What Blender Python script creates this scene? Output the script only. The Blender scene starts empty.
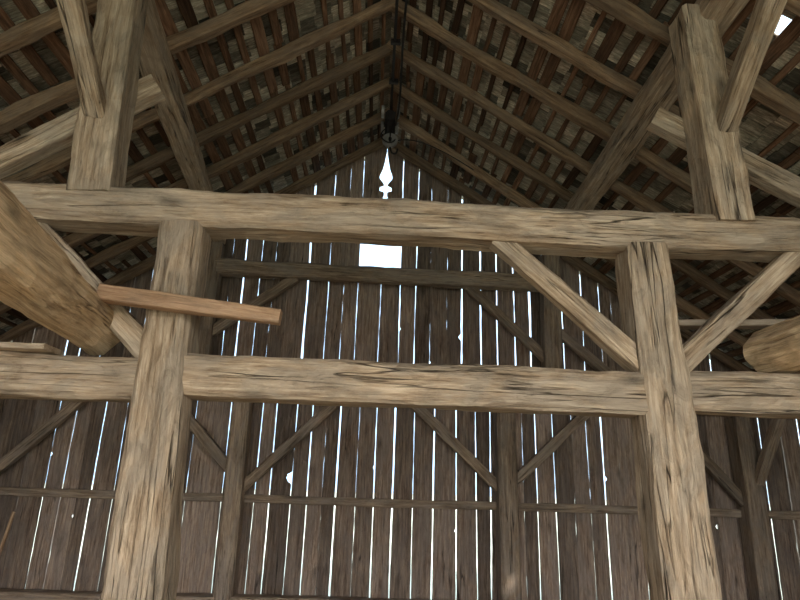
import bpy, math, random
from mathutils import Vector, Matrix, noise
random.seed(11)
scn=bpy.context.scene
COL=scn.collection
RZ,RS=7.22,0.66          # ridge height, roof slope
YB,YF=8.8,-3.2           # back wall / open front
XE=7.0                   # eave half width
ZE=RZ-RS*XE

# ------------------------------------------------------------------ materials
def nd(nt,t,**kw):
    n=nt.nodes.new(t)
    for k,v in kw.items():
        try: setattr(n,k,v)
        except Exception: pass
    return n
def srgb(c):
    return tuple(((x/255)/12.92 if x/255<=0.04045 else ((x/255+0.055)/1.055)**2.4) for x in c)+(1,)
def ramp(nt,pts,interp='LINEAR'):
    r=nt.nodes.new('ShaderNodeValToRGB'); cr=r.color_ramp; cr.interpolation=interp
    while len(cr.elements)<len(pts): cr.elements.new(0.5)
    for e,(p,c) in zip(cr.elements,pts): e.position=p; e.color=c if len(c)==4 else (*c,1)
    return r
def wood(name,dark,mid,light,grey,knots=0.5,crack=1.0,bump=0.5,hew=0.5,rndamp=0.35,greyamt=0.5):
    m=bpy.data.materials.new(name); m.use_nodes=True; nt=m.node_tree; nt.nodes.clear(); L=nt.links.new
    out=nd(nt,'ShaderNodeOutputMaterial'); b=nd(nt,'ShaderNodeBsdfPrincipled')
    b.inputs['Roughness'].default_value=0.88; b.inputs['Specular IOR Level'].default_value=0.15
    L(b.outputs[0],out.inputs[0])
    a=nd(nt,'ShaderNodeAttribute',attribute_name='gc'); ar=nd(nt,'ShaderNodeAttribute',attribute_name='rnd')
    def mapped(s):
        v=nd(nt,'ShaderNodeVectorMath',operation='MULTIPLY'); L(a.outputs['Vector'],v.inputs[0]); v.inputs[1].default_value=s; return v
    def noi(s,det=4,rough=0.6,dist=0.0):
        n=nd(nt,'ShaderNodeTexNoise'); n.inputs['Scale'].default_value=1; n.inputs['Detail'].default_value=det
        n.inputs['Roughness'].default_value=rough; n.inputs['Distortion'].default_value=dist
        L(mapped(s).outputs[0],n.inputs['Vector']); return n
    def math_(op,x,y=None,clamp=False):
        n=nd(nt,'ShaderNodeMath',operation=op,use_clamp=clamp)
        for i,v in enumerate((x,y)):
            if v is None: continue
            if isinstance(v,(int,float)): n.inputs[i].default_value=v
            else: L(v,n.inputs[i])
        return n.outputs[0]
    grain=noi((2.2,34,34),7,0.72,0.3)
    r1=ramp(nt,[(0.30,dark),(0.47,mid),(0.68,light)]); L(grain.outputs['Fac'],r1.inputs[0])
    patch=noi((1.8,4.5,4.5),6,0.72,0.8)
    r2=ramp(nt,[(0.42,(0,0,0)),(0.58,(1,1,1))]); L(patch.outputs['Fac'],r2.inputs[0])
    mx=nd(nt,'ShaderNodeMix',data_type='RGBA'); L(math_('MULTIPLY',r2.outputs[0],greyamt),mx.inputs[0]); L(r1.outputs[0],mx.inputs[6]); mx.inputs[7].default_value=grey
    fine=noi((8,130,130),3,0.7)
    def crk(s,wd,amt,ms,th=0.45):
        c=noi(s,3,0.5,0.2)
        d=math_('ABSOLUTE',math_('SUBTRACT',c.outputs['Fac'],0.5))
        k=math_('SUBTRACT',1.0,math_('DIVIDE',d,wd),True)
        mk=noi(ms,2,0.5)
        return math_('MULTIPLY',k,math_('MULTIPLY',math_('SUBTRACT',mk.outputs['Fac'],th),8.0*amt,True),True)
    ck=math_('MAXIMUM',crk((0.35,8,8),0.010,crack,(0.7,2.5,2.5),0.46),math_('MULTIPLY',crk((0.9,30,30),0.014,crack,(1.3,5,5),0.54),0.8))
    vo=nd(nt,'ShaderNodeTexVoronoi'); vo.inputs['Scale'].default_value=1; L(mapped((1.6,4.2,4.2)).outputs[0],vo.inputs['Vector'])
    kn=math_('MULTIPLY',math_('SUBTRACT',1.0,math_('DIVIDE',vo.outputs['Distance'],0.19),True),knots)
    stain=noi((3.6,8,8),8,0.8,0.6)
    st=math_('MULTIPLY',math_('SUBTRACT',stain.outputs['Fac'],0.50),3.0,True)
    big=noi((0.7,1.2,1.2),3,0.6)
    bg_=math_('ADD',0.62,math_('MULTIPLY',big.outputs['Fac'],0.76))
    dk=math_('ADD',math_('MULTIPLY',ck,0.95),math_('ADD',kn,math_('MULTIPLY',st,0.6)),True)
    mul=math_('MULTIPLY',math_('SUBTRACT',1.0,math_('MULTIPLY',dk,0.82)),math_('ADD',0.68,math_('MULTIPLY',fine.outputs['Fac'],0.64)))
    mul=math_('MULTIPLY',math_('MULTIPLY',mul,bg_),math_('ADD',1.0-rndamp,math_('MULTIPLY',ar.outputs['Fac'],2*rndamp)))
    sc=nd(nt,'ShaderNodeVectorMath',operation='SCALE'); L(mx.outputs[2],sc.inputs[0]); L(mul,sc.inputs['Scale'])
    L(sc.outputs[0],b.inputs['Base Color'])
    v2=nd(nt,'ShaderNodeTexVoronoi',feature='F1'); v2.inputs['Scale'].default_value=1; L(mapped((7,9,9)).outputs[0],v2.inputs['Vector'])
    hwr=math_('MULTIPLY',v2.outputs['Distance'],hew*1.3)
    hh=math_('ADD',math_('MULTIPLY',grain.outputs['Fac'],0.7),math_('ADD',hwr,math_('SUBTRACT',math_('MULTIPLY',fine.outputs['Fac'],0.3),math_('ADD',math_('MULTIPLY',ck,1.8),math_('MULTIPLY',st,0.5)))))
    bp=nd(nt,'ShaderNodeBump'); bp.inputs['Strength'].default_value=bump; bp.inputs['Distance'].default_value=0.03
    L(hh,bp.inputs['Height']); L(bp.outputs[0],b.inputs['Normal'])
    return m
M_HEWN=wood('hewn_oak',srgb((108,88,68)),srgb((168,145,119)),srgb((210,190,164)),srgb((162,150,134)),0.75,1.3,0.9,0.7,0.14,0.6)
M_LOG =wood('hewn_log',srgb((124,98,70)),srgb((196,166,128)),srgb((232,206,168)),srgb((186,166,138)),0.5,0.7,0.9,0.8,0.06,0.4)
M_BACK=wood('old_dark_oak',srgb((82,68,56)),srgb((134,115,96)),srgb((174,155,132)),srgb((130,121,112)),0.4,0.8,0.6,0.4,0.2,0.6)
M_BOARD=wood('weathered_boards',srgb((74,59,49)),srgb((126,107,92)),srgb((168,149,131)),srgb((122,112,105)),0.6,0.6,0.6,0.1,0.42,0.6)
M_RAFT=wood('rafter_wood',srgb((76,58,44)),srgb((124,100,77)),srgb((160,135,107)),srgb((116,103,90)),0.4,0.8,0.6,0.3,0.25,0.5)
M_LATH=wood('lath_wood',srgb((54,38,29)),srgb((100,74,56)),srgb((142,112,88)),srgb((94,78,66)),0.3,0.4,0.5,0.1,0.65,0.4)
M_PLANK=wood('sawn_plank',srgb((112,86,64)),srgb((160,128,100)),srgb((192,160,128)),srgb((150,130,110)),0.3,0.6,0.4,0.1,0.1,0.4)
M_TILE=wood('clay_tile',srgb((78,69,59)),srgb((142,131,115)),srgb((206,198,178)),srgb((118,119,104)),0.2,0.1,0.5,0.3,0.85,0.6)
M_FLOOR=wood('floor_planks',srgb((104,86,66)),srgb((152,130,104)),srgb((184,164,136)),srgb((146,134,118)),0.4,0.5,0.4,0.1,0.2,0.5)
def simple(name,col,rough=0.6,metal=0.0,scale=8,amp=0.4):
    m=bpy.data.materials.new(name); m.use_nodes=True; nt=m.node_tree; b=nt.nodes['Principled BSDF']
    tc=nd(nt,'ShaderNodeTexCoord'); n=nd(nt,'ShaderNodeTexNoise'); n.inputs['Scale'].default_value=scale; n.inputs['Detail'].default_value=5
    nt.links.new(tc.outputs['Object'],n.inputs['Vector'])
    lo=tuple(c*(1-amp) for c in col[:3])+(1,); hi=tuple(min(1,c*(1+amp)) for c in col[:3])+(1,)
    r=ramp(nt,[(0.3,lo),(0.7,hi)]); nt.links.new(n.outputs['Fac'],r.inputs[0]); nt.links.new(r.outputs[0],b.inputs['Base Color'])
    b.inputs['Roughness'].default_value=rough; b.inputs['Metallic'].default_value=metal
    return m
M_IRON=simple('rusty_iron',srgb((34,30,29)),0.6,0.3)
M_ROPE=simple('dark_rope',srgb((30,27,26)),0.9)
M_STEEL=simple('worn_steel',srgb((130,126,122)),0.45,0.4)
M_GROUND=simple('pale_gravel',srgb((170,176,160)),0.95,0,3,0.15)

# ------------------------------------------------------------------ mesh helpers
class MB:
    def __init__(s): s.v=[];s.f=[];s.gc=[];s.rn=[]
    def add(s,verts,faces,gcs,rnd):
        o=len(s.v); s.v+=verts; s.f+=[tuple(i+o for i in f) for f in faces]; s.gc+=gcs; s.rn+=[rnd]*len(verts)
    def obj(s,name,mat,parent=None,smooth=None,matrix=None):
        me=bpy.data.meshes.new(name); me.from_pydata([tuple(v) for v in s.v],[],s.f); me.update()
        at=me.attributes.new('gc','FLOAT_VECTOR','POINT'); at.data.foreach_set('vector',[c for g in s.gc for c in g])
        at=me.attributes.new('rnd','FLOAT','POINT'); at.data.foreach_set('value',s.rn)
        me.materials.append(mat)
        if smooth is not None:
            me.shade_smooth()
            try: me.set_sharp_from_angle(angle=math.radians(smooth))
            except Exception: pass
        ob=bpy.data.objects.new(name,me); COL.objects.link(ob)
        if matrix is not None: ob.matrix_world=matrix
        if parent: ob.parent=parent
        return ob
def frame(p0,p1,up=Vector((0,0,1))):
    x=(p1-p0).normalized()
    if abs(x.dot(up))>0.95: up=Vector((0,1,0))
    y=up.cross(x).normalized(); z=x.cross(y)
    return x,y,z
def section(w,h,ch,n):
    pts=[]
    a,b=w/2,h/2
    cs=[(-a+ch,-b),(a-ch,-b),(a,-b+ch),(a,b-ch),(a-ch,b),(-a+ch,b),(-a,b-ch),(-a,-b+ch)]
    for i in range(8):
        p,q=cs[i],cs[(i+1)%8]; k=n if i%2==0 else 1
        for j in range(k): t=j/k; pts.append((p[0]+(q[0]-p[0])*t,p[1]+(q[1]-p[1])*t))
    return pts
def beam_geo(mb,L,w0,h0,w1,h1,ch,n,seg,amp,M=None,rnd=None,bow=0.0,roundness=0.0):
    seed=random.uniform(0,1000); off=Vector((random.uniform(0,60),random.uniform(0,60),random.uniform(0,60)))
    if rnd is None: rnd=random.random()
    ns=max(2,int(L/seg)); vs=[];gc=[];fs=[]
    N=None
    for i in range(ns+1):
        t=i/ns; x=L*t; w=w0+(w1-w0)*t; h=h0+(h1-h0)*t
        chv=ch*(0.5+1.6*(noise.noise(Vector((x*0.9,seed,3)))+0.5))
        sec=section(w,h,max(0.002,chv),n); N=len(sec)
        cx=amp*1.2*noise.noise(Vector((x*0.5,seed,7))); cz=amp*1.2*noise.noise(Vector((x*0.5,seed,17)))+bow*math.sin(math.pi*t)
        for (a,b) in sec:
            r=math.hypot(a,b)
            if roundness:
                rr=(w+h)/4; k=roundness; a=a*(1-k)+a/r*rr*k; b=b*(1-k)+b/r*rr*k
            d=amp*noise.noise(Vector((x*2.3,a*7+seed,b*7)))+amp*0.45*noise.noise(Vector((x*9,a*14+seed,b*14)))
            a2=a+d*a/r; b2=b+d*b/r
            p=Vector((x,a2+cx,b2+cz)); vs.append(M@p if M else p); gc.append((x+off.x,a+off.y,b+off.z))
    for i in range(ns):
        for j in range(N):
            k=(j+1)%N; fs.append((i*N+j,i*N+k,(i+1)*N+k,(i+1)*N+j))
    fs.append(tuple(reversed(range(N)))); fs.append(tuple(ns*N+j for j in range(N)))
    mb.add(vs,fs,gc,rnd)
def timber(name,p0,p1,w,h=None,mat=None,taper=1.0,ch=0.02,n=3,seg=0.06,amp=0.010,up=Vector((0,0,1)),parent=None,bow=0,roundness=0,rnd=None):
    p0,p1=Vector(p0),Vector(p1); h=h or w; mat=mat or M_HEWN
    x,y,z=frame(p0,p1,up)
    M=Matrix(((x.x,y.x,z.x,p0.x),(x.y,y.y,z.y,p0.y),(x.z,y.z,z.z,p0.z),(0,0,0,1)))
    mb=MB(); beam_geo(mb,(p1-p0).length,w,h,w*taper,h*taper,ch,n,seg,amp,rnd=rnd,bow=bow,roundness=roundness)
    return mb.obj(name,mat,parent,smooth=28,matrix=M)
def add_beam(mb,p0,p1,w,h,ch=0.006,n=1,seg=0.3,amp=0.006,up=Vector((0,0,1)),rnd=None,bow=0):
    p0,p1=Vector(p0),Vector(p1); x,y,z=frame(p0,p1,up)
    M=Matrix(((x.x,y.x,z.x,p0.x),(x.y,y.y,z.y,p0.y),(x.z,y.z,z.z,p0.z),(0,0,0,1)))
    beam_geo(mb,(p1-p0).length,w,h,w,h,ch,n,seg,amp,M,rnd,bow)

Y1=3.8
# ------------------------------------------------------------------ near timber frame
timber('hewn_post',(-1.29,Y1,0),(-1.33,Y1,3.35),0.36,0.35,taper=0.78,ch=0.025,amp=0.020,rnd=0.5)
timber('hewn_post',(1.88,Y1,0),(1.79,Y1,3.35),0.36,0.35,taper=0.78,ch=0.025,amp=0.020,rnd=0.55)
timber('tie_beam',(-5.45,Y1,3.45),(5.5,Y1,3.475),0.26,0.26,ch=0.024,amp=0.017,n=4,rnd=0.5)
timber('girt_beam',(-6.9,Y1+0.03,2.32),(-1.40,Y1+0.03,2.32),0.25,0.26,ch=0.022,amp=0.015,rnd=0.6)
timber('girt_beam',(-1.20,Y1+0.01,2.35),(1.74,Y1+0.01,2.345),0.27,0.26,ch=0.022,amp=0.015,rnd=0.6)
timber('girt_beam',(1.92,Y1+0.03,2.37),(6.9,Y1+0.03,2.37),0.25,0.26,ch=0.022,amp=0.015,rnd=0.6)
for sx in(-1,1):
    timber('hewn_post',(sx*5.35,Y1,0),(sx*5.35,Y1,3.36),0.3,0.3,ch=0.02)
timber('knee_brace',(0.78,Y1-0.02,3.37),(1.74,Y1-0.02,2.50),0.13,0.14,ch=0.012,amp=0.012)
timber('knee_brace',(2.93,Y1-0.02,3.40),(1.90,Y1-0.02,2.50),0.13,0.14,ch=0.012,amp=0.012)
timber('knee_brace',(-2.42,Y1+0.02,3.40),(-1.36,Y1+0.02,2.42),0.13,0.15,ch=0.012,amp=0.012)
# queen posts
timber('queen_post',(-1.97,Y1,3.54),(-2.04,Y1,5.36),0.29,0.27,taper=0.9,ch=0.02,amp=0.016)
timber('queen_post',(2.42,Y1,3.54),(2.38,Y1,5.36),0.27,0.29,taper=0.95,ch=0.02,amp=0.016)
# purlins
timber('roof_purlin',(-1.98,YF,5.40),(-2.04,Y1+0.05,5.40),0.28,0.26,ch=0.02)
timber('roof_purlin',(-2.04,Y1-0.1,5.38),(-2.5,8.62,5.24),0.26,0.24,taper=0.85,ch=0.02)
timber('roof_purlin',(2.36,YF,5.42),(2.62,8.62,5.28),0.32,0.26,taper=0.8,ch=0.02)
# struts toward the eaves
timber('roof_strut',(2.06,Y1+0.17,4.53),(4.9,Y1+0.17,2.95),0.14,0.17,ch=0.015)
timber('roof_strut',(-1.75,Y1+0.17,4.58),(-4.6,Y1+0.17,2.62),0.14,0.17,ch=0.015)
# longitudinal post-to-purlin braces
timber('purlin_brace',(2.44,Y1-0.08,4.25),(2.40,2.25,5.30),0.12,0.14,ch=0.01,up=Vector((1,0,0)))
timber('purlin_brace',(-2.02,Y1-0.08,4.12),(-2.02,2.30,5.30),0.12,0.14,ch=0.01,up=Vector((1,0,0)))
# logs resting on the girt
timber('hewn_log',(-1.87,4.0,2.68),(-1.78,0.3,2.98),0.36,0.36,mat=M_LOG,taper=1.08,ch=0.09,n=4,amp=0.02,roundness=0.45,rnd=0.9)
timber('hewn_log',(2.66,3.95,2.68),(2.94,0.3,2.72),0.31,0.31,mat=M_LOG,ch=0.08,n=4,amp=0.02,roundness=0.6,rnd=0.7)
# loose boards
timber('loose_plank',(-1.70,3.56,2.805),(-0.60,3.56,2.695),0.10,0.10,mat=M_PLANK,taper=0.9,ch=0.006,n=1,amp=0.006)
timber('loose_plank',(2.02,3.98,2.87),(3.5,3.98,2.94),0.12,0.045,ch=0.003,n=1,amp=0.003)
timber('loose_plank',(-3.4,3.75,2.475),(-2.0,3.72,2.475),0.20,0.035,ch=0.003,n=1,amp=0.003)

# ------------------------------------------------------------------ back frame
Y2=8.6
for x,zt,w in((-1.86,2.8,0.30),(1.84,2.8,0.33),(5.27,2.8,0.32),(-5.35,2.8,0.3)):
    timber('wall_post',(x+0.02,Y2,0),(x,Y2,zt),w,w*0.8,mat=M_BACK,seg=0.12,up=Vector((1,0,0)))
timber('back_tie_beam',(-6.9,Y2,2.92),(6.9,Y2,2.98),0.24,0.26,mat=M_BACK,seg=0.12)
timber('wall_post',(-2.53,Y2,3.0),(-2.53,Y2,5.15),0.24,mat=M_BACK,seg=0.12)
timber('wall_post',(2.55,Y2,3.0),(2.60,Y2,5.2),0.26,mat=M_BACK,seg=0.12)
timber('collar_beam',(-2.6,Y2-0.02,4.78),(2.6,Y2-0.02,4.73),0.20,0.23,mat=M_BACK,seg=0.12,amp=0.02,rnd=0.95)
BR=[((1.33,4.66),(2.50,3.56)),((-1.28,4.68),(-2.48,3.74)),((2.62,4.04),(3.95,2.95)),((-2.6,4.0),(-3.9,2.95)),
    ((0.55,2.84),(1.75,1.73)),((-0.54,2.86),(-1.80,1.60)),((3.03,2.80),(1.90,1.77)),((-2.85,2.78),(-1.90,1.80)),
    ((-4.02,2.84),(-5.28,1.55)),((4.15,2.84),(5.22,1.62))]
for (a,b) in BR:
    timber('wall_brace',(a[0],Y2+0.03,a[1]),(b[0],Y2+0.03,b[1]),0.11,0.14,mat=M_BACK,seg=0.12,ch=0.01)
timber('wall_brace',(5.36,Y2-0.1,1.9),(5.36,7.75,2.85),0.11,0.14,mat=M_BACK,seg=0.12,ch=0.01,up=Vector((1,0,0)))
timber('wall_rail',(-6.9,Y2+0.1,1.49),(6.9,Y2+0.1,1.49),0.08,0.11,mat=M_BACK,seg=0.15,ch=0.008)
timber('wall_sill',(-6.9,Y2,0.17),(6.9,Y2,0.20),0.26,0.24,mat=M_BACK,seg=0.15)
timber('wall_plate',(-6.85,YF,2.42),(-6.85,8.7,2.42),0.22,0.2,mat=M_BACK,seg=0.2)
timber('wall_plate',(6.85,YF,2.42),(6.85,8.7,2.42),0.22,0.2,mat=M_BACK,seg=0.2)

# ------------------------------------------------------------------ board walls
def roofz(x): return RZ-0.05-RS*abs(x)
def n1(s,t): return noise.noise(Vector((s,t,0)))
HOLES=[(-1.19,1.78,0.075),(-4.0,1.2,0.02),(3.3,1.9,0.03),(-0.05,1.95,0.02),(1.2,1.15,0.02),(4.0,3.6,0.03),
       (0.2,4.0,0.022),(1.15,3.9,0.04),(4.9,1.3,0.04),(-4.6,2.0,0.02),(-0.3,1.5,0.03),(0.75,3.5,0.02)]
FIN=[(6.03,0.0),(6.07,0.035),(6.15,0.055),(6.22,0.022),(6.28,0.022),(6.30,0.095),(6.38,0.095),(6.40,0.025),(6.44,0.04),(6.52,0.10),(6.58,0.10),(6.70,0.06),(6.85,0.028),(7.03,0.0)]
def fin(z):
    for (a,wa),(b,wb) in zip(FIN,FIN[1:]):
        if a<=z<=b: return wa+(wb-wa)*(z-a)/(b-a)
    return 0
GH=[0.001,0.002,0.004,0.005,0.007,0.009,0.011]
def boards(mb,edges,zlo,zhi,y,to3,skip=None,holes=(),cut=None,gapamp=1.0,dz=0.04,thick=0.025):
    es=[]
    for e in edges:
        es.append((e,random.choice(GH)*gapamp,random.uniform(-0.006,0.006),random.uniform(0,500)))
    used={}
    for hi_,(hx,hz,hr) in enumerate(holes):
        if not edges: break
        k=min(range(len(edges)),key=lambda k:abs(edges[k]-hx)); used.setdefault(k,[]).append((hz,hr,random.choice((-1,1))))
    def eoff(k,z,side):
        e,half,tilt,s=es[k]
        g=half+0.006*gapamp*n1(s+side*31,z*1.3)+0.004*gapamp*n1(s+side*77,z*6)
        g=max(g,0.0003)
        for (hz,hr,sd) in used.get(k,()):
            if abs(z-hz)<hr and sd==side: g+=math.sqrt(hr*hr-(z-hz)**2)*(1.0+0.5*n1(s,z*40))
        if cut and abs(e)<1e-6: g+=cut(z)
        return e+tilt*(z-3)+side*g
    for k in range(len(edges)-1):
        rnd=random.random(); off=(random.uniform(0,50),random.uniform(0,50),random.uniform(0,50)); yo=random.uniform(-0.012,0.012)
        a,b=edges[k],edges[k+1]
        d=0.015 if (cut and (abs(a)<1e-6 or abs(b)<1e-6)) else (0.02 if (k in used or k+1 in used) else dz)
        spans=[(zlo,zhi)]
        if skip and a>=skip[0]-1e-6 and b<=skip[1]+1e-6:
            spans=[(zlo,lambda x:skip[2]),(lambda x:skip[3],zhi)]
        for (lo,hi) in spans:
            H=max(hi(a),hi(b))-lo(a)
            if H<0.05: continue
            n=max(2,int(H/d)); vs=[];gc=[];fs=[]
            for i in range(n+1):
                t=i/n
                za=lo(a)+(hi(a)-lo(a))*t; zb=lo(b)+(hi(b)-lo(b))*t
                xa=eoff(k,za,1); xb=eoff(k+1,zb,-1)
                for (x,z) in((xa,za),(xb,zb)):
                    for dy in(0,thick):
                        vs.append(to3(x,z,y+yo+dy)); gc.append((z+off[0],x+off[1],dy+off[2]))
            for i in range(n):
                o=i*4; q=o+4
                fs+=[(o,o+2,q+2,q),(o+1,q+1,q+3,o+3),(o,q,q+1,o+1),(o+2,o+3,q+3,q+2)]
            fs+=[(0,1,3,2),(n*4,n*4+2,n*4+3,n*4+1)]
            mb.add(vs,fs,gc,rnd)
def mkedges(a,b,fixed=()):
    pts=sorted(set([a,b]+list(fixed))); out=[pts[0]]
    for p,q in zip(pts,pts[1:]):
        L=q-p; n=max(1,round(L/0.25)); ws=[random.uniform(0.75,1.25) for _ in range(n)]; s=sum(ws); x=p
        if L<0.4: out.append(q); continue
        for wv in ws[:-1]: x+=L*wv/s; out.append(x)
        out.append(q)
    return out
T_back=lambda x,z,y:Vector((x,y,z))
mb=MB()
boards(mb,mkedges(-XE,XE),lambda x:0.0,lambda x:min(2.93,roofz(x)),YB-0.005,T_back,holes=[h for h in HOLES if h[1]<2.9])
boards(mb,mkedges(-6.4,6.4,(-0.35,0.0,0.31)),lambda x:2.90,lambda x:max(2.91,roofz(x)),YB+0.03,T_back,skip=(-0.35,0.31,4.95,5.46),holes=[h for h in HOLES if h[1]>2.9],cut=fin,gapamp=1.3)
mb.obj('wall_back',M_BOARD)
wt=bpy.data.objects.new('window_1',None); COL.objects.link(wt)
for i,(p,q,w,h) in enumerate([((-0.40,YB+0.075,5.48),(0.36,YB+0.075,5.48),0.03,0.05),((-0.40,YB+0.075,4.93),(0.36,YB+0.075,4.93),0.03,0.05),
    ((-0.375,YB+0.075,4.93),(-0.375,YB+0.075,5.48),0.05,0.03),((0.335,YB+0.075,4.93),(0.335,YB+0.075,5.48),0.05,0.03)]):
    timber('trim_piece_%d'%(i+1),p,q,w,h,mat=M_BOARD,ch=0.003,n=1,amp=0.002,parent=wt)
for nm,sx in(('wall_left',-1),('wall_right',1)):
    mb=MB()
    T=(lambda s:(lambda x,z,y:Vector((s*(XE+y),x,z))))(sx)
    boards(mb,mkedges(YF,YB),lambda x:0.0,lambda x:ZE-0.05,0.0,T,dz=0.3,gapamp=0.8)
    mb.obj(nm,M_BOARD)
mb=MB(); boards(mb,mkedges(-4.0,4.0),lambda x:4.55,lambda x:max(4.56,roofz(x)),YF,T_back,dz=0.3)
mb.obj('wall_front',M_BOARD)
timber('door_header_beam',(-4.6,YF+0.2,4.5),(4.6,YF+0.2,4.5),0.25,mat=M_BACK,seg=0.2)
for sx in(-1,1): timber('hewn_post',(sx*4.0,YF+0.2,0),(sx*4.0,YF+0.2,4.4),0.28,mat=M_BACK,seg=0.2)

# ------------------------------------------------------------------ roof
roof=bpy.data.objects.new('roof',None); COL.objects.link(roof)
ca=1/math.sqrt(1+RS*RS); sa=RS*ca
def rp(s,u,y,h):
    return Vector((s*(u*ca+h*sa),y,RZ-u*sa+h*ca))
SL=XE/ca+0.35
mb=MB()
yr=8.68
while yr>YF:
    for s in(-1,1):
        j=random.uniform(-0.04,0.04)
        p0=rp(s,0.02,yr+j,-0.085); p1=rp(s,SL,yr+j+random.uniform(-0.04,0.04),-0.085)
        add_beam(mb,p0,p1,random.uniform(0.09,0.13),0.135,ch=0.016,n=2,seg=0.15,amp=0.022)
    yr-=0.75
mb.obj('roof_rafters',M_RAFT,roof,smooth=30)
mb=MB(); u=0.10
while u<SL:
    for s in(-1,1):
        y=YF-0.2; 
        while y<YB+0.15:
            L=random.choice((0.75,1.5,2.25,3.0))+random.uniform(-.1,.1); y2=min(y+L,YB+0.2)
            if random.random()>0.04:
                c=random.uniform(-.025,.025)
                add_beam(mb,rp(s,u+c+random.uniform(-.015,.015),y,0.0),rp(s,u+c+random.uniform(-.015,.015),y2,0.0),random.choice((0.05,0.06,0.08,0.10,0.12)),0.028,ch=0.004,seg=0.3,amp=0.008,up=Vector((s*sa,0,ca)))
            y=y2+0.01
    u+=0.20
mb.obj('roof_battens',M_LATH,roof)
mb=MB(); pit=0.21; row=0; u=-0.05
bx=[(0,0,0),(1,0,0),(1,1,0),(0,1,0),(0,0,1),(1,0,1),(1,1,1),(0,1,1)]
bf=[(0,3,2,1),(4,5,6,7),(0,1,5,4),(1,2,6,5),(2,3,7,6),(3,0,4,7)]
MISS=[(1,3.05/ca,3.72)]
while u<SL+0.1:
    for s in(-1,1):
        y=YF-0.3-(row%2)*0.085
        while y<YB+0.3:
            w=0.168; ju=random.uniform(-.02,.02); rot=random.uniform(-.03,.03)
            u0,u1=u+ju,u+ju+pit*2.15
            miss=any(s==ms and u0-0.01<mu<u1 and y-0.01<my<y+w+0.01 for ms,mu,my in MISS)
            if not miss:
                off=(random.uniform(0,50),random.uniform(0,50),random.uniform(0,50)); vs=[];gc=[]
                for (a,b,c) in bx:
                    uu=u0+(u1-u0)*a; yy=y+0.003+(w-0.005)*b+rot*(a-.5)*0.4
                    hh=0.02+c*0.013+a*0.030+random.uniform(0,0.002)
                    vs.append(rp(s,uu,yy,hh)); gc.append((uu*3+off[0],yy*1.5+off[1],hh+off[2]))
                fs=bf if s>0 else [tuple(reversed(f)) for f in bf]
                mb.add(vs,fs,gc,random.random())
            y+=w
    u+=pit; row+=1
mb.obj('roof_tiles',M_TILE,roof)
mb=MB(); y=YF-0.3
while y<YB+0.25:
    for s in(-1,1):
        vs=[];gc=[]
        for (a,b,c) in bx:
            p=rp(s,-0.02+0.2*a,y+0.32*b,0.075+0.015*c+0.01*b); vs.append(p); gc.append((p.x*3,p.y*2,p.z))
        mb.add(vs,bf,gc,random.random())
    y+=0.30
mb.obj('ridge_caps',M_TILE,roof)

# ------------------------------------------------------------------ hay carrier track and ropes
def tube(name,pts,r,mat,parent=None,cyc=False):
    cu=bpy.data.curves.new(name,'CURVE'); cu.dimensions='3D'; cu.bevel_depth=r; cu.bevel_resolution=3
    sp=cu.splines.new('NURBS'); sp.points.add(len(pts)-1)
    for p,q in zip(sp.points,pts): p.co=(*q,1)
    sp.use_endpoint_u=True; sp.order_u=min(4,len(pts)); sp.use_cyclic_u=cyc
    cu.materials.append(mat)
    ob=bpy.data.objects.new(name,cu); COL.objects.link(ob)
    if parent: ob.parent=parent
    return ob
hc=bpy.data.objects.new('hay_carrier_track',None); COL.objects.link(hc)
timber('rail',(0.08,YF+0.5,6.86),(0.04,8.45,6.90),0.035,0.06,mat=M_IRON,ch=0.004,n=1,amp=0.001,parent=hc)
y=YF+1.0;k=0
while y<8.4:
    k+=1; tube('hanger_%d'%k,[(0.06,y,7.12),(0.06,y,7.0),(0.06,y,6.9)],0.010,M_IRON,hc)
    timber('clamp_%d'%k,(0.0,y,6.87),(0.12,y,6.87),0.03,0.09,mat=M_IRON,ch=0.008,n=1,amp=0.001,parent=hc); y+=0.75
import bmesh
def wheel(name,c,r,t,mat,parent):
    bm=bmesh.new(); bmesh.ops.create_cone(bm,cap_ends=True,segments=24,radius1=r,radius2=r,depth=t,matrix=Matrix.Translation(c)@Matrix.Rotation(math.pi/2,4,'Y'))
    bmesh.ops.bevel(bm,geom=[e for e in bm.edges if len(e.link_faces)==2 and e.calc_face_angle()>1],offset=t*0.25,segments=2)
    me=bpy.data.meshes.new(name); bm.to_mesh(me); bm.free(); me.materials.append(mat); o=bpy.data.objects.new(name,me); COL.objects.link(o); o.parent=parent
timber('carrier_body',(0.04,7.35,6.72),(0.04,7.95,6.71),0.15,0.18,mat=M_IRON,ch=0.03,n=1,amp=0.006,parent=hc)
for i,yy in enumerate((7.45,7.85)):
    wheel('carrier_wheel_%d'%(2*i+1),Vector((0.15,yy,6.84)),0.09,0.04,M_STEEL,hc)
    wheel('carrier_wheel_%d'%(2*i+2),Vector((-0.07,yy,6.84)),0.09,0.04,M_STEEL,hc)
def pw(name,c,r,t,mat):
    bm=bmesh.new(); bmesh.ops.create_cone(bm,cap_ends=True,segments=24,radius1=r,radius2=r,depth=t,matrix=Matrix.Translation(c)@Matrix.Rotation(math.pi/2,4,'X'))
    me=bpy.data.meshes.new(name); bm.to_mesh(me); bm.free(); me.materials.append(mat); o=bpy.data.objects.new(name,me); COL.objects.link(o); o.parent=hc
pw('pulley',Vector((0.05,7.65,6.50)),0.11,0.05,M_STEEL)
pw('pulley_axle',Vector((0.05,7.65,6.50)),0.025,0.12,M_IRON)
timber('pulley_strap_1',(0.05,7.60,6.70),(0.05,7.60,6.46),0.02,0.05,mat=M_IRON,ch=0.004,n=1,amp=0.001,parent=hc)
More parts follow.
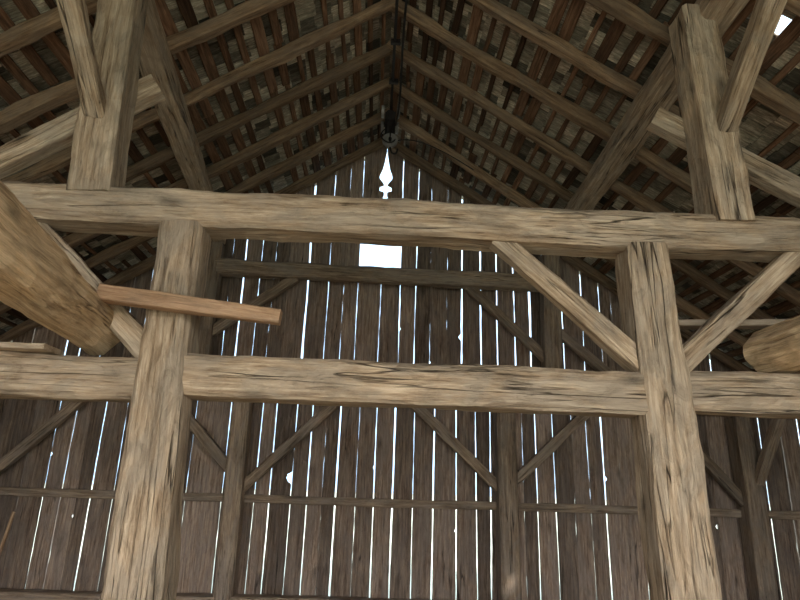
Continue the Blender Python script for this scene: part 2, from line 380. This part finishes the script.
timber('pulley_strap_2',(0.05,7.70,6.70),(0.05,7.70,6.46),0.02,0.05,mat=M_IRON,ch=0.004,n=1,amp=0.001,parent=hc)
tube('hook',[(0.05,7.65,6.46),(0.05,7.65,6.34),(0.10,7.65,6.26),(0.16,7.65,6.30),(0.16,7.65,6.37)],0.014,M_IRON,hc)
tube('rope',[(0.15,7.65,6.50),(0.35,7.75,6.64),(0.9,7.85,6.50),(1.5,7.9,6.1),(2.1,8.0,5.75)],0.008,M_ROPE,hc)
tube('rope_along_track',[(0.12,7.5,6.66),(0.18,7.0,6.74),(0.11,6.0,6.78),(0.18,4.5,6.72),(0.10,2.0,6.78)],0.014,M_ROPE,hc)
tube('rope_tail',[(-0.02,7.6,6.66),(-0.12,7.55,6.54),(-0.04,7.55,6.40),(0.10,7.6,6.42),(0.14,7.65,6.56)],0.010,M_ROPE,hc)

# ------------------------------------------------------------------ floor & ground
mb=MB(); x=-7.0
while x<7.0:
    w=random.uniform(0.22,0.3); 
    off=(random.uniform(0,50),random.uniform(0,50),0)
    vs=[];gc=[]
    for (a,b,c) in bx:
        p=Vector((x+0.003+(w-0.006)*a,YF+(YB-YF-0.02)*b,-0.05+0.05*c)); vs.append(p); gc.append((p.y+off[0],p.x+off[1],p.z))
    mb.add(vs,bf,gc,random.random()); x+=w
mb.obj('floor',M_FLOOR)
me=bpy.data.meshes.new('ground'); S=120; me.from_pydata([(-S,-S,-0.08),(S,-S,-0.08),(S,S,-0.08),(-S,S,-0.08)],[],[(0,1,2,3)]); me.materials.append(M_GROUND)
g=bpy.data.objects.new('ground',me); COL.objects.link(g)
timber('leaning_lath',(-4.75,8.35,0.0),(-4.62,8.45,1.25),0.035,0.03,mat=M_PLANK,ch=0.003,n=1,amp=0.003)

# ------------------------------------------------------------------ light
w=bpy.data.worlds.new('World'); scn.world=w; w.use_nodes=True; nt=w.node_tree
bg=nt.nodes['Background']; tc=nt.nodes.new('ShaderNodeTexCoord')
dt=nt.nodes.new('ShaderNodeVectorMath'); dt.operation='DOT_PRODUCT'; nt.links.new(tc.outputs['Generated'],dt.inputs[0])
d=Vector((-0.30,0.95,0.0)).normalized(); dt.inputs[1].default_value=d
mr=nt.nodes.new('ShaderNodeMapRange'); mr.inputs['From Min'].default_value=-1; mr.inputs['From Max'].default_value=1
nt.links.new(dt.outputs['Value'],mr.inputs['Value'])
# hazy bright sky on the sun side (behind the viewer), bluer on the far side
r=ramp(nt,[(0.0,(1.0,0.985,0.96)),(0.45,(0.55,0.62,0.68)),(1.0,(0.20,0.31,0.42))]); nt.links.new(mr.outputs[0],r.inputs[0]); nt.links.new(r.outputs[0],bg.inputs[0])
bg.inputs[1].default_value=4.6
sd=bpy.data.lights.new('sun','SUN'); sd.energy=5.0; sd.angle=math.radians(1.0); sd.color=(1,0.93,0.84)
so=bpy.data.objects.new('sun',sd); COL.objects.link(so)
so.rotation_euler=Vector((-0.25,1.0,-1.0)).to_track_quat('-Z','Y').to_euler()
scn.view_settings.view_transform='Standard'; scn.view_settings.exposure=0.6

# ------------------------------------------------------------------ camera
psi,th,a=math.radians(2.0),math.radians(17),math.radians(1.8)
F=Vector((math.sin(psi)*math.cos(th),math.cos(psi)*math.cos(th),math.sin(th)))
r0=F.cross(Vector((0,0,1))).normalized();u0=r0.cross(F)
uu=u0*math.cos(a)-r0*math.sin(a); rr=r0*math.cos(a)+u0*math.sin(a)
cd=bpy.data.cameras.new('camera'); cd.sensor_width=36; cd.lens=27; cd.clip_start=0.05; cd.clip_end=500
cam=bpy.data.objects.new('camera',cd); COL.objects.link(cam)
cam.matrix_world=Matrix(((rr.x,uu.x,-F.x,0),(rr.y,uu.y,-F.y,0),(rr.z,uu.z,-F.z,1.75),(0,0,0,1)))
scn.camera=cam
